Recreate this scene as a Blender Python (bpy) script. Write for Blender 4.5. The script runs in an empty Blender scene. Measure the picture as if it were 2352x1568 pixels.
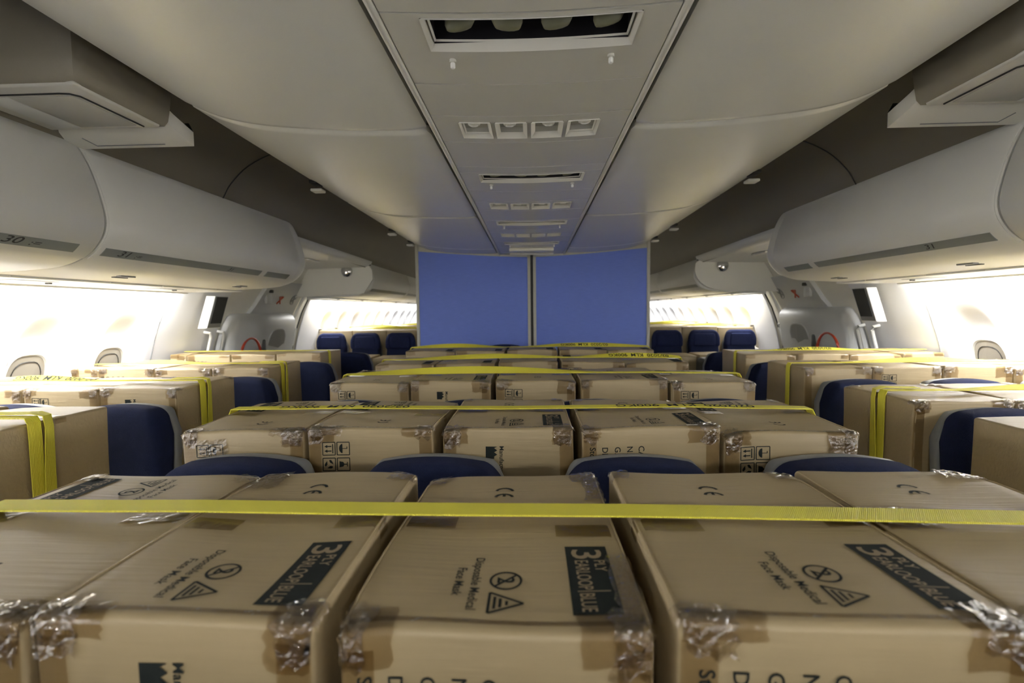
import bpy, bmesh, math, random
from mathutils import Vector, Matrix
random.seed(7)
scn = bpy.context.scene
COL = scn.collection
PI = math.pi

# ------------------------------------------------------------------ camera
F_PX, VP, ROLL, CX, CY = 1120.0, (1222.0, 712.0), 0.009, 1176.0, 784.0
CAM_Z = 1.55
ax_y = Vector(((VP[0]-CX)/F_PX, (CY-VP[1])/F_PX, 1.0)).normalized()      # cabin axis in (right, up, forward)
u0 = Vector((-math.sin(ROLL), math.cos(ROLL), 0.0))
ax_z = (u0 - ax_y*u0.dot(ax_y)).normalized()
ax_x = ax_z.cross(ax_y)
if ax_x.x < 0: ax_x = -ax_x
def c2w(v): return Vector((ax_x.dot(v), ax_y.dot(v), ax_z.dot(v)))
r_, u_, b_ = c2w(Vector((1,0,0))), c2w(Vector((0,1,0))), -c2w(Vector((0,0,1)))
cam_d = bpy.data.cameras.new('camera'); cam = bpy.data.objects.new('camera', cam_d); COL.objects.link(cam)
cam.matrix_world = Matrix(((r_.x,u_.x,b_.x,0.0),(r_.y,u_.y,b_.y,0.0),(r_.z,u_.z,b_.z,CAM_Z),(0,0,0,1)))
cam_d.sensor_width = 36.0; cam_d.lens = F_PX/2352.0*36.0; cam_d.clip_start = 0.02
cam_d.dof.use_dof = True; cam_d.dof.focus_distance = 1.35; cam_d.dof.aperture_fstop = 4.0
scn.camera = cam

# ------------------------------------------------------------------ world, exposure
w = bpy.data.worlds.new('world'); scn.world = w; w.use_nodes = True
w.node_tree.nodes['Background'].inputs[0].default_value = (0.02,0.02,0.02,1)
w.node_tree.nodes['Background'].inputs[1].default_value = 0.0
scn.view_settings.view_transform = 'Standard'; scn.view_settings.look = 'None'
scn.view_settings.gamma = 1.0; scn.view_settings.use_curve_mapping = False
scn.view_settings.exposure = 2.25
FILL_DOME = 30.0           # radiance of the fill domes added behind the camera
WASH = 14.0            # radiance of the sidewall wash lights

# ------------------------------------------------------------------ materials
def new_mat(name):
    m = bpy.data.materials.new(name); m.use_nodes = True
    return m, m.node_tree.nodes, m.node_tree.links, m.node_tree.nodes['Principled BSDF']
def pmat(name, col, rough=0.5, var=0.0, vscale=8.0, bump=0.0, bscale=200.0, spec=0.5, metal=0.0, coat=0.0, stretch=(1,1,1)):
    m, N, L, P = new_mat(name)
    P.inputs['Roughness'].default_value = rough; P.inputs['Metallic'].default_value = metal
    P.inputs['Specular IOR Level'].default_value = spec; P.inputs['Coat Weight'].default_value = coat
    P.inputs['Coat Roughness'].default_value = 0.1
    P.inputs['Base Color'].default_value = (*col, 1)
    if var or bump:
        tc = N.new('ShaderNodeTexCoord'); mp = N.new('ShaderNodeMapping'); mp.inputs['Scale'].default_value = stretch
        L.new(tc.outputs['Object'], mp.inputs['Vector'])
    if var:
        nz = N.new('ShaderNodeTexNoise'); nz.inputs['Scale'].default_value = vscale; nz.inputs['Detail'].default_value = 4
        L.new(mp.outputs[0], nz.inputs['Vector'])
        mx = N.new('ShaderNodeMix'); mx.data_type = 'RGBA'
        mx.inputs['A'].default_value = (*[c*(1-var) for c in col],1); mx.inputs['B'].default_value = (*[min(1,c*(1+var)) for c in col],1)
        L.new(nz.outputs[0], mx.inputs['Factor']); L.new(mx.outputs['Result'], P.inputs['Base Color'])
    if bump:
        nb = N.new('ShaderNodeTexNoise'); nb.inputs['Scale'].default_value = bscale; nb.inputs['Detail'].default_value = 3
        L.new(mp.outputs[0], nb.inputs['Vector'])
        bp = N.new('ShaderNodeBump'); bp.inputs['Strength'].default_value = bump; bp.inputs['Distance'].default_value = 0.01
        L.new(nb.outputs[0], bp.inputs['Height']); L.new(bp.outputs[0], P.inputs['Normal'])
    return m
def emat(name, col, s):
    m, N, L, P = new_mat(name)
    P.inputs['Base Color'].default_value = (*col,1); P.inputs['Emission Color'].default_value = (*col,1); P.inputs['Emission Strength'].default_value = s
    return m
M = {}
M['cream'] = pmat('cream_plastic', (.78,.765,.70), .42, .03, 6, .04, 260)
M['ceil'] = pmat('ceiling_laminate', (.77,.765,.70), .27, .03, 5, .03, 240, .65)
M['psu'] = pmat('service_panel_plastic', (.66,.65,.585), .24, .03, 5, .02, 260, .6)
M['bin'] = pmat('bin_plastic', (.74,.735,.70), .38, .03, 5, .04, 260)
M['cove'] = pmat('shade_dark_cove_panel', (.20,.178,.130), .5, .05, 5, .05, 240)  # dark tone stands in for the shadow above the bins
M['taupe'] = pmat('taupe_housing', (.33,.30,.235), .5, .04, 5, .04, 240)
M['sidewall'] = pmat('white_sidewall', (.78,.78,.79), .45, .02, 5, .03, 240)
M['door'] = pmat('grey_door_lining', (.52,.53,.53), .5, .03, 6, .05, 240)
M['niche'] = pmat('grey_niche_panel', (.34,.345,.34), .5)
M['shade'] = pmat('window_shade', (.33,.30,.245), .5, .03, 10)
M['seal'] = pmat('dark_seal', (.025,.025,.025), .5)
M['black'] = pmat('black_recess', (.012,.011,.014), .5)
M['navy'] = pmat('navy_seat_fabric', (.017,.025,.078), .85, .18, 30, .5, 500, .2)
M['navy2'] = pmat('navy_headrest_fabric', (.020,.029,.095), .85, .18, 30, .5, 500, .2)
M['shell'] = pmat('grey_seat_shell', (.24,.25,.26), .4, .04, 10)
M['darkgrey'] = pmat('dark_grey_plastic', (.07,.075,.075), .45, .05, 10)
M['carpet'] = pmat('blue_grey_carpet', (.05,.055,.08), .95, .25, 40, .6, 300, .1)
M['strip'] = pmat('grey_label_strip', (.27,.29,.28), .35)
M['ink'] = pmat('dark_ink', (.020,.025,.024), .75, .25, 60, spec=.2)
M['inkbl'] = pmat('blue_ink', (.03,.045,.12), .55, .2, 60)
M['lettertan'] = pmat('tan_lettering', (.33,.25,.155), .6)
M['greyink'] = pmat('grey_lettering', (.035,.038,.038), .5)
M['red'] = pmat('red_lever', (.42,.05,.02), .4)
M['chrome'] = pmat('convex_mirror_metal', (.75,.75,.75), .06, metal=1.0)
M['screen'] = pmat('dark_screen', (.05,.055,.06), .25)
M['white'] = pmat('white_plastic', (.80,.80,.77), .4)
M['bluetrim'] = pmat('cream_trim', (.55,.54,.47), .4)
M['mask'] = pmat('oxygen_mask_yellow', (.19,.19,.12), .5)
M['glow'] = emat('wash_light_white', (1.0,.99,.97), WASH)
M['glow2'] = emat('rear_wash_light_white', (1.0,.99,.97), WASH*.6)
M['dome'] = emat('fill_dome_white', (1.0,.97,.90), FILL_DOME)  # glow of the added fill domes
M['sign'] = pmat('lit_sign', (.85,.83,.72), .4)
def wall_blue():
    m, N, L, P = new_mat('blue_partition_fabric')
    tc = N.new('ShaderNodeTexCoord'); mp = N.new('ShaderNodeMapping'); mp.inputs['Scale'].default_value = (14,14,260)
    L.new(tc.outputs['Object'], mp.inputs['Vector'])
    nz = N.new('ShaderNodeTexNoise'); nz.inputs['Scale'].default_value = 1.0; nz.inputs['Detail'].default_value = 3; L.new(mp.outputs[0], nz.inputs['Vector'])
    mx = N.new('ShaderNodeMix'); mx.data_type='RGBA'; mx.inputs['A'].default_value=(.15,.225,.72,1); mx.inputs['B'].default_value=(.22,.32,.90,1)
    L.new(nz.outputs[0], mx.inputs['Factor']); L.new(mx.outputs['Result'], P.inputs['Base Color'])
    P.inputs['Roughness'].default_value = .7
    bp = N.new('ShaderNodeBump'); bp.inputs['Strength'].default_value=.2; bp.inputs['Distance'].default_value=.003
    L.new(nz.outputs[0], bp.inputs['Height']); L.new(bp.outputs[0], P.inputs['Normal'])
    return m
M['blue'] = wall_blue()
def cardboard(name, col):
    m, N, L, P = new_mat(name)
    tc = N.new('ShaderNodeTexCoord'); oi = N.new('ShaderNodeObjectInfo')
    add = N.new('ShaderNodeVectorMath'); add.operation='ADD'
    sc = N.new('ShaderNodeVectorMath'); sc.operation='SCALE'; sc.inputs[3].default_value = 7.0
    cmb = N.new('ShaderNodeCombineXYZ'); L.new(oi.outputs['Random'], cmb.inputs[0]); L.new(oi.outputs['Random'], cmb.inputs[1])
    L.new(cmb.outputs[0], sc.inputs[0]); L.new(tc.outputs['Object'], add.inputs[0]); L.new(sc.outputs[0], add.inputs[1])
    n1 = N.new('ShaderNodeTexNoise'); n1.inputs['Scale'].default_value = 5; n1.inputs['Detail'].default_value = 5; L.new(add.outputs[0], n1.inputs['Vector'])
    mp = N.new('ShaderNodeMapping'); mp.inputs['Scale'].default_value = (6,140,90); L.new(add.outputs[0], mp.inputs['Vector'])
    n2 = N.new('ShaderNodeTexNoise'); n2.inputs['Scale'].default_value = 1.0; n2.inputs['Detail'].default_value = 2; L.new(mp.outputs[0], n2.inputs['Vector'])
    av = N.new('ShaderNodeMath'); av.operation='MULTIPLY_ADD'; av.inputs[1].default_value=.35; L.new(n2.outputs[0], av.inputs[0])
    sb = N.new('ShaderNodeMath'); sb.operation='MULTIPLY'; sb.inputs[1].default_value=.65; L.new(n1.outputs[0], sb.inputs[0]); L.new(sb.outputs[0], av.inputs[2])
    mx = N.new('ShaderNodeMix'); mx.data_type='RGBA'
    mx.inputs['A'].default_value=(*[c*.80 for c in col],1); mx.inputs['B'].default_value=(*[c*1.18 for c in col],1)
    L.new(av.outputs[0], mx.inputs['Factor']); L.new(mx.outputs['Result'], P.inputs['Base Color'])
    P.inputs['Roughness'].default_value=.46; P.inputs['Specular IOR Level'].default_value=.6
    bp = N.new('ShaderNodeBump'); bp.inputs['Strength'].default_value=.5; bp.inputs['Distance'].default_value=.006
    L.new(av.outputs[0], bp.inputs['Height']); L.new(bp.outputs[0], P.inputs['Normal'])
    return m
M['card'] = cardboard('kraft_cardboard', (.45,.355,.205))
M['card2'] = cardboard('kraft_cardboard_edge', (.52,.40,.235))
def tape_mat(name, tint, gloss, rough, bumpd=.006, scale=38):
    """clear film: tints what lies under it and mirrors the lights on its crinkles"""
    m, N, L, P = new_mat(name); N.remove(P)
    out=[n for n in N if n.type=='OUTPUT_MATERIAL'][0]
    tr=N.new('ShaderNodeBsdfTransparent'); tr.inputs[0].default_value=(*tint,1)
    gl=N.new('ShaderNodeBsdfGlossy'); gl.inputs['Color'].default_value=(1,1,1,1); gl.inputs['Roughness'].default_value=rough
    fr=N.new('ShaderNodeFresnel'); fr.inputs['IOR'].default_value=1.45
    ad=N.new('ShaderNodeMath'); ad.operation='MULTIPLY_ADD'; ad.inputs[1].default_value=.8; ad.inputs[2].default_value=gloss
    mx=N.new('ShaderNodeMixShader')
    tc = N.new('ShaderNodeTexCoord'); nz = N.new('ShaderNodeTexNoise'); nz.inputs['Scale'].default_value=scale; nz.inputs['Detail'].default_value=3; nz.inputs['Distortion'].default_value=1.5
    L.new(tc.outputs['Object'], nz.inputs['Vector'])
    bp = N.new('ShaderNodeBump'); bp.inputs['Strength'].default_value=.8; bp.inputs['Distance'].default_value=bumpd
    L.new(nz.outputs[0], bp.inputs['Height']); L.new(bp.outputs[0], gl.inputs['Normal']); L.new(bp.outputs[0], fr.inputs['Normal'])
    L.new(fr.outputs[0], ad.inputs[0]); L.new(ad.outputs[0], mx.inputs[0]); L.new(tr.outputs[0], mx.inputs[1]); L.new(gl.outputs[0], mx.inputs[2]); L.new(mx.outputs[0], out.inputs['Surface'])
    return m
M['tape'] = tape_mat('clear_brown_packing_tape', (.84,.79,.70), .02, .16, .003, 30)
M['fold'] = tape_mat('fold_line_shade', (.80,.76,.70), .0, .5)
M['film'] = tape_mat('crinkled_clear_tape', (.88,.84,.76), .10, .06, .010, 45)
def strap_mat():
    m, N, L, P = new_mat('yellow_webbing')
    tc = N.new('ShaderNodeTexCoord'); mp = N.new('ShaderNodeMapping'); mp.inputs['Rotation'].default_value=(0,0,.6)
    wv = N.new('ShaderNodeTexWave'); wv.inputs['Scale'].default_value=140; wv.inputs['Distortion'].default_value=.6
    L.new(tc.outputs['Object'], mp.inputs['Vector']); L.new(mp.outputs[0], wv.inputs['Vector'])
    mx = N.new('ShaderNodeMix'); mx.data_type='RGBA'; mx.inputs['A'].default_value=(.80,.73,.05,1); mx.inputs['B'].default_value=(.95,.88,.10,1)
    L.new(wv.outputs[0], mx.inputs['Factor']); L.new(mx.outputs['Result'], P.inputs['Base Color'])
    P.inputs['Roughness'].default_value=.6
    bp = N.new('ShaderNodeBump'); bp.inputs['Strength'].default_value=.5; bp.inputs['Distance'].default_value=.002
    L.new(wv.outputs[0], bp.inputs['Height']); L.new(bp.outputs[0], P.inputs['Normal'])
    return m
M['strap'] = strap_mat()

# ------------------------------------------------------------------ builders
class MB:
    """collects verts and faces, then links them as ONE mesh object"""
    def __init__(s): s.v=[]; s.f=[]
    def face(s, pts):
        i=len(s.v); s.v += [tuple(p) for p in pts]; s.f.append(tuple(range(i,i+len(pts))))
    def box(s, a, b):
        x0,x1=sorted((a[0],b[0])); y0,y1=sorted((a[1],b[1])); z0,z1=sorted((a[2],b[2])); i=len(s.v)
        s.v += [(x0,y0,z0),(x1,y0,z0),(x1,y1,z0),(x0,y1,z0),(x0,y0,z1),(x1,y0,z1),(x1,y1,z1),(x0,y1,z1)]
        s.f += [tuple(i+k for k in q) for q in ((0,3,2,1),(4,5,6,7),(0,1,5,4),(1,2,6,5),(2,3,7,6),(3,0,4,7))]
    def bbox(s, a, b, r, seg=2):
        """box with rounded edges"""
        bm=bmesh.new(); bmesh.ops.create_cube(bm, size=1.0)
        c=[(a[k]+b[k])/2 for k in range(3)]; d=[abs(b[k]-a[k]) for k in range(3)]
        for v in bm.verts: v.co=Vector((c[0]+v.co.x*d[0], c[1]+v.co.y*d[1], c[2]+v.co.z*d[2]))
        bmesh.ops.bevel(bm, geom=bm.edges[:], offset=min(r,min(d)*.49), segments=seg, profile=.5, affect='EDGES', clamp_overlap=True)
        s.add_bm(bm)
    def add_bm(s, bm):
        bm.verts.index_update(); i=len(s.v); s.v += [tuple(v.co) for v in bm.verts]
        s.f += [tuple(i+v.index for v in f.verts) for f in bm.faces]; bm.free()
    def grid(s, rows, closed_u=False):
        """rows: list of equal-length point rows"""
        i=len(s.v); n=len(rows[0])
        for r in rows: s.v += [tuple(p) for p in r]
        for a in range(len(rows)-1):
            for k in range(n if closed_u else n-1):
                k2=(k+1)%n; s.f.append((i+a*n+k, i+a*n+k2, i+(a+1)*n+k2, i+(a+1)*n+k))
        return i
    def prism(s, rows):
        """rows of closed loops, capped at both ends"""
        i=s.grid(rows, True); n=len(rows[0]); m=len(rows)
        s.f.append(tuple(i+k for k in reversed(range(n)))); s.f.append(tuple(i+(m-1)*n+k for k in range(n)))
    def tube(s, pts, r, seg=8):
        rows=[]; up=Vector((0,0,1))
        for k,p in enumerate(pts):
            p=Vector(p); a=Vector(pts[max(0,k-1)]); b=Vector(pts[min(len(pts)-1,k+1)]); t=(b-a).normalized()
            n=t.cross(up if abs(t.z)<.95 else Vector((1,0,0))).normalized(); m=t.cross(n)
            rows.append([p+n*math.cos(q*2*PI/seg)*r+m*math.sin(q*2*PI/seg)*r for q in range(seg)])
        s.prism(rows)
    def sphere(s, c, r, squash=(1,1,1), u=16, v=10):
        rows=[]
        for a in range(1,v):
            th=PI*a/v; rows.append([(c[0]+r*squash[0]*math.sin(th)*math.cos(2*PI*k/u), c[1]+r*squash[1]*math.sin(th)*math.sin(2*PI*k/u), c[2]+r*squash[2]*math.cos(th)) for k in range(u)])
        s.prism(rows)
    def build(s, name, mat, parent=None, smooth=35, fix=True):
        me=bpy.data.meshes.new(name); me.from_pydata(s.v, [], s.f); me.materials.append(M[mat] if isinstance(mat,str) else mat)
        if fix:
            bm=bmesh.new(); bm.from_mesh(me); bmesh.ops.recalc_face_normals(bm, faces=bm.faces[:]); bm.to_mesh(me); bm.free()
        if smooth:
            me.shade_smooth(); me.set_sharp_from_angle(angle=math.radians(smooth))
        me.update()
        o=bpy.data.objects.new(name, me); COL.objects.link(o)
        if parent: o.parent=parent
        return o
def tag(o, label=None, cat=None, group=None, kind=None):
    if label: o['label']=label
    if cat: o['category']=cat
    if group: o['group']=group
    if kind: o['kind']=kind
    return o
def empty(name, loc=(0,0,0), rz=0.0):
    o=bpy.data.objects.new(name, None); COL.objects.link(o); o.location=loc; o.rotation_euler=(0,0,rz); o.empty_display_size=.05
    return o
def copy_tree(o, parent=None):
    c=o.copy(); COL.objects.link(c); c.parent=parent
    for ch in list(o.children):
        if ch is not c: copy_tree(ch, c)
    return c
def spline(pts, n=4):
    """Catmull-Rom through 2-d points"""
    out=[]; P=[pts[0]]+list(pts)+[pts[-1]]
    for i in range(1,len(P)-2):
        for k in range(n):
            t=k/n; q=[]
            for d in range(len(pts[0])):
                a,b,c,e=P[i-1][d],P[i][d],P[i+1][d],P[i+2][d]
                q.append(.5*((2*b)+(-a+c)*t+(2*a-5*b+4*c-e)*t*t+(-a+3*b-3*c+e)*t**3))
            out.append(tuple(q))
    out.append(tuple(pts[-1])); return out
def smooth01(t): t=max(0,min(1,t)); return t*t*(3-2*t)
def tilt(y): return -.0142*y        # the lining drops slightly towards the tail
def offset2(pts, d):
    """offset an open 2-d polyline to its left by d"""
    out=[]
    for k,p in enumerate(pts):
        a=pts[max(0,k-1)]; b=pts[min(len(pts)-1,k+1)]; tx,tz=b[0]-a[0],b[1]-a[1]; l=math.hypot(tx,tz) or 1
        out.append((p[0]-tz/l*d, p[1]+tx/l*d))
    return out
_txt={}
def text2d(s, shear=0.0):
    """flat glyph mesh of a string: unit size, starting at the origin; returns (verts, faces, width)"""
    if (s,shear) in _txt: return _txt[(s,shear)]
    cu=bpy.data.curves.new('glyphs','FONT'); cu.body=s; cu.size=1.0; cu.resolution_u=3; cu.shear=shear; cu.offset=.010
    o=bpy.data.objects.new('glyphs',cu); COL.objects.link(o)
    dg=bpy.context.evaluated_depsgraph_get(); me=bpy.data.meshes.new_from_object(o.evaluated_get(dg))
    V=[(v.co.x,v.co.y) for v in me.vertices]; Fc=[tuple(p.vertices) for p in me.polygons]
    bpy.data.objects.remove(o); bpy.data.curves.remove(cu); bpy.data.meshes.remove(me)
    wd=max([v[0] for v in V] or [0]); _txt[(s,shear)]=(V,Fc,wd); return _txt[(s,shear)]

Y_BACK, Y_WALL, Y_TAIL = -8.6, 4.65, 13.0
BIN30, OPP = 'bin-30 side', 'opposite-bin-30 side'

# ================================================================== THE SETTING
fl=MB(); fl.box((-2.75,Y_BACK,-.05),(2.75,Y_TAIL,0)); tag(fl.build('floor','carpet',smooth=0), 'dark blue grey carpet on the cabin floor', kind='structure')
b=MB(); b.box((-2.9,Y_BACK-.1,0),(2.9,Y_BACK,2.6)); tag(b.build('wall_front','cream',smooth=0),'cream bulkhead closing the front of the cabin',kind='structure')
b=MB(); b.box((-2.9,Y_TAIL,0),(2.9,Y_TAIL+.1,2.6)); tag(b.build('wall_rear','cream',smooth=0),'cream bulkhead closing the tail end of the cabin',kind='structure')

# sidewalls: one moulded skin per side with funnel-shaped window recesses
WPROF=[(0.0,2.62),(.2,2.72),(.5,2.80),(.85,2.82),(1.1,2.79),(1.3,2.74),(1.45,2.69),(1.6,2.63),(1.74,2.55),(2.05,2.36),(2.30,2.12)]
WS=spline([(a,b) for a,b in WPROF],6)
def wall_x(z):
    for a,b in zip(WS,WS[1:]):
        if a[0]<=z<=b[0]: return a[1]+(b[1]-a[1])*(z-a[0])/max(1e-6,b[0]-a[0])
    return WS[0][1] if z<WS[0][0] else WS[-1][1]
WIN_F=[0.50+.53*k-.53*6 for k in range(12)]; WIN_F=[y for y in WIN_F if -3<y<3.4]
WIN_F=[3.13-.53*k for k in range(0,11)]
WIN_R=[6.32+.53*k for k in range(12)]
WZ, WHH, WHW = 1.24, .345, .185      # window recess centre height, half height, half width
def recess(y,z,wins):
    best=0
    for c in wins:
        dy=abs(y-c)/WHW
        if dy>1.3: continue
        dz=(z-WZ)/WHH
        q=(dy**3.2+abs(dz)**3.2)**(1/3.2)
        if q<1: best=max(best, smooth01((1-q)/.5)*.085+ (.006 if q<.985 else 0))
    return best
def sidewall(name,s,y0,y1,wins,lab):
    o=MB(); zs=[0,.3,.6,.8]+[.86+.02*k for k in range(39)]+[1.64,1.68,1.72,1.76]
    n=int((y1-y0)/.022) if wins else 20
    ys=[y0+(y1-y0)*k/n for k in range(n+1)]
    if y0<-2: ys=[y0,-6,-4,-2,0,.8]+[q for q in ys if q>1.0]; wins=[q for q in wins if q>1.9]
    o.grid([[ (s*(wall_x(z)+recess(y,z,wins)),y,z) for z in zs] for y in ys])
    # backing gives the skin its depth
    o.grid([[ (s*(wall_x(z)+.12),y,z) for z in (0,.3,.6,.9,1.2,1.5,1.76)] for y in (y0,y1)])
    return tag(o.build(name,'sidewall',smooth=50,fix=False),lab,kind='structure')
def close_y(s,y0,y1): pass
sidewall('wall_left',-1,Y_BACK,4.08,WIN_F,'white moulded sidewall with window recesses beside the row 30 seats')
sidewall('wall_right',1,Y_BACK,4.08,WIN_F,'white moulded sidewall with window recesses opposite the row 30 bins')
sidewall('wall_left_rear',-1,5.62,Y_TAIL,WIN_R,'white sidewall with window recesses behind the exit door, bin-30 side')
sidewall('wall_right_rear',1,5.62,Y_TAIL,WIN_R,'white sidewall with window recesses behind the exit door, side opposite bin 30')
# window panes with closed shades at the bottom of each recess
wn=0
def pane_outline(c,hw,z0,z1,n=28):
    out=[]
    for k in range(n):
        t=2*PI*k/n; e=2/3.0
        out.append((c+hw*math.copysign(abs(math.cos(t))**e,math.cos(t)), (z0+z1)/2+(z1-z0)/2*math.copysign(abs(math.sin(t))**e,math.sin(t))))
    return out
for s in (-1,1):
    for lst in (WIN_F,WIN_R):
        for c in lst:
            if c<1.9 and lst is WIN_F: continue
            wn+=1
            root=empty('window_%d'%wn); tag(root,kind='structure')
            o=MB(); rows=[]
            for hw,z0,z1,dx in ((.120,1.015,1.345,.075),(.112,1.025,1.335,.068),(.105,1.035,1.327,.077)):
                rows.append([(s*(wall_x(z)+dx),y,z) for y,z in pane_outline(c,hw,z0,z1)])
            o.grid(rows,True); o.build('window_frame','cream',root)
            o=MB(); o.face([(s*(wall_x(z)+.076),y,z) for y,z in pane_outline(c,.106,1.034,1.328)])
            sh=o.build('window_shade','shade',root,smooth=0)
            o=MB(); arc=[(s*(wall_x(z)+.073),y,z) for y,z in pane_outline(c,.085,1.0,1.293) if z>1.2]
            arc.sort(key=lambda p:p[1]); o.tube(arc,.0022,6); o.build('shade_edge','seal',sh)
# sidewall panel joints
for s in (-1,1):
    for y in (2.33,3.40,7.12,8.18,9.24,10.3):
        o=MB(); o.tube([(s*(wall_x(z)+.001),y,z) for z in (.8,1.0,1.2,1.35,1.5,1.62,1.70)],.004,6)
        o.build('panel_joint','shell',bpy.data.objects['wall_left' if s<0 and y<4 else 'wall_right' if y<4 else 'wall_left_rear' if s<0 else 'wall_right_rear'])

# cove: shell between bins and ceiling, coloured dark for the shade there
CV=spline([(1.78,2.10),(1.70,2.17),(1.665,2.22),(1.62,2.29),(1.52,2.38),(1.36,2.45),(1.15,2.48),(.80,2.49)],4)
def sweep_closed(o,prof,ys,s,use_tilt=True):
    o.prism([[ (s*p[0],y,p[1]+(tilt(y) if use_tilt else 0)) for p in prof] for y in ys])
ceil_root=empty('ceiling',(0,0,0)); tag(ceil_root,'cream cabin ceiling of large curved panels with a service channel',kind='structure')
for s in (-1,1):
    cv_root=empty('trim_%d'%(5 if s<0 else 6)); tag(cv_root,kind='structure')
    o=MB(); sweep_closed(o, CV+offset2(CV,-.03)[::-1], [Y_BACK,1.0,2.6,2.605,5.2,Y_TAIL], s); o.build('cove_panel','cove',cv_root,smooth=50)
    # cove seams
    for y in (2.62,):
        o=MB(); o.tube([(s*(p[0]-.002),y,p[1]+tilt(y)-.001) for p in CV[4:22]],.0028,6); o.build('cove_joint','seal',cv_root)
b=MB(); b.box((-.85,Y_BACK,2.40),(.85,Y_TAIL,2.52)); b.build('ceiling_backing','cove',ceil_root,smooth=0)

# large curved ceiling panels
CP=spline([(.327,2.150),(.45,2.151),(.62,2.156),(.85,2.176),(1.0,2.208),(1.115,2.258)],4)
def ceil_panel(s,y0,y1):
    o=MB(); g=.006; rows=[]
    low=CP; up=offset2(CP,.022)
    # rounded corners: pull the profile ends in near y0 / y1
    r=.03; ys=[y0+g,y0+g+.004,y0+g+.012,y0+g+.03]+[y0+(y1-y0)*k/6 for k in range(1,6)]+[y1-g-.03,y1-g-.012,y1-g-.004,y1-g]
    for y in ys:
        d=min(y-(y0+g),(y1-g)-y); ins=0
        if d<r: ins=r-math.sqrt(max(0,r*r-(r-d)**2))
        lift=.008*(1-min(1,d/.012))
        row=[]
        for k,p in enumerate(low):
            x=p[0]+ins*.8*max(0,1-k/6.0); e=.010*max(0,1-k/2.0)
            row.append((s*x,y,p[1]+tilt(y)+lift+e*.6))
        for p in up[::-1]: row.append((s*(p[0]+ins*.5*max(0,1-(p[0]-.33)/.2)),y,p[1]+tilt(y)+.004))
        rows.append(row)
    o.prism(rows); return o.build('ceiling_panel','ceil',ceil_root,smooth=40)
SEAMS=[-8.6,-7.92,-6.56,-5.20,-3.84,-2.48,-1.12,.24,1.60,2.96,4.32]
for s in (-1,1):
    for a,b_ in zip(SEAMS,SEAMS[1:]+[4.66]):
        ceil_panel(s,a,b_)
    for k in range(6): ceil_panel(s,4.66+1.36*k,min(4.66+1.36*(k+1),Y_TAIL))
    # dark latch notches and tabs at the outer ceiling edge
    for y in (2.50,3.86,4.45):
        o=MB(); z=2.252+tilt(y)
        o.bbox((s*1.078,y-.045,z-.016),(s*1.117,y+.035,z+.002),.003); n=o.build('latch_recess','seal',ceil_root)
        o=MB(); o.bbox((s*1.09,y+.04,z-.034),(s*1.150,y+.10,z-.020),.005); o.build('latch_tab','cream',ceil_root)
    # rail and groove beside the service channel
    o=MB(); o.prism([[(s*(.304+.010*math.cos(t*PI/4)),y,2.150+tilt(y)+.010*math.sin(t*PI/4)) for t in range(8)] for y in (Y_BACK,Y_TAIL)])
    o.build('channel_rail','cream',ceil_root,smooth=60)
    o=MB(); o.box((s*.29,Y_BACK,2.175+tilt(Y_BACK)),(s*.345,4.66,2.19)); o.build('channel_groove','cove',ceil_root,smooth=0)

# service channel: separate panels with oxygen slots, reading lights and pins
def ch_z(x,y): return 2.135+tilt(y)-.010*math.cos(x/.293*PI/2)+.010
def ch_panel(y0,y1,holes=()):
    """panel between y0 and y1 spanning the channel, with rectangular holes (x0,x1,y0,y1)"""
    o=MB(); g=.0028; y0+=g; y1-=g; X=.2925
    xs=sorted({-X,X,*[X*(-1+2*k/12) for k in range(1,12)],*[h[0] for h in holes],*[h[1] for h in holes]})
    ys=sorted({y0,y1,*[h[2] for h in holes],*[h[3] for h in holes]})
    inside=lambda x,y:any(h[0]<x<h[1] and h[2]<y<h[3] for h in holes)
    for a,b2 in zip(xs,xs[1:]):
        for c,d in zip(ys,ys[1:]):
            if inside((a+b2)/2,(c+d)/2): continue
            o.face([(a,c,ch_z(a,c)),(b2,c,ch_z(b2,c)),(b2,d,ch_z(b2,d)),(a,d,ch_z(a,d))])
    # side walls give the panel thickness
    for c in (y0,y1):
        for a,b2 in zip(xs,xs[1:]): o.face([(a,c,ch_z(a,c)),(b2,c,ch_z(b2,c)),(b2,c,ch_z(b2,c)+.02),(a,c,ch_z(a,c)+.02)])
    for x in (-X,X): o.face([(x,y0,ch_z(x,y0)),(x,y1,ch_z(x,y1)),(x,y1,ch_z(x,y1)+.02),(x,y0,ch_z(x,y0)+.02)])
    me=o.build('service_panel','psu',ceil_root,smooth=30,fix=False)
    return me
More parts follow.
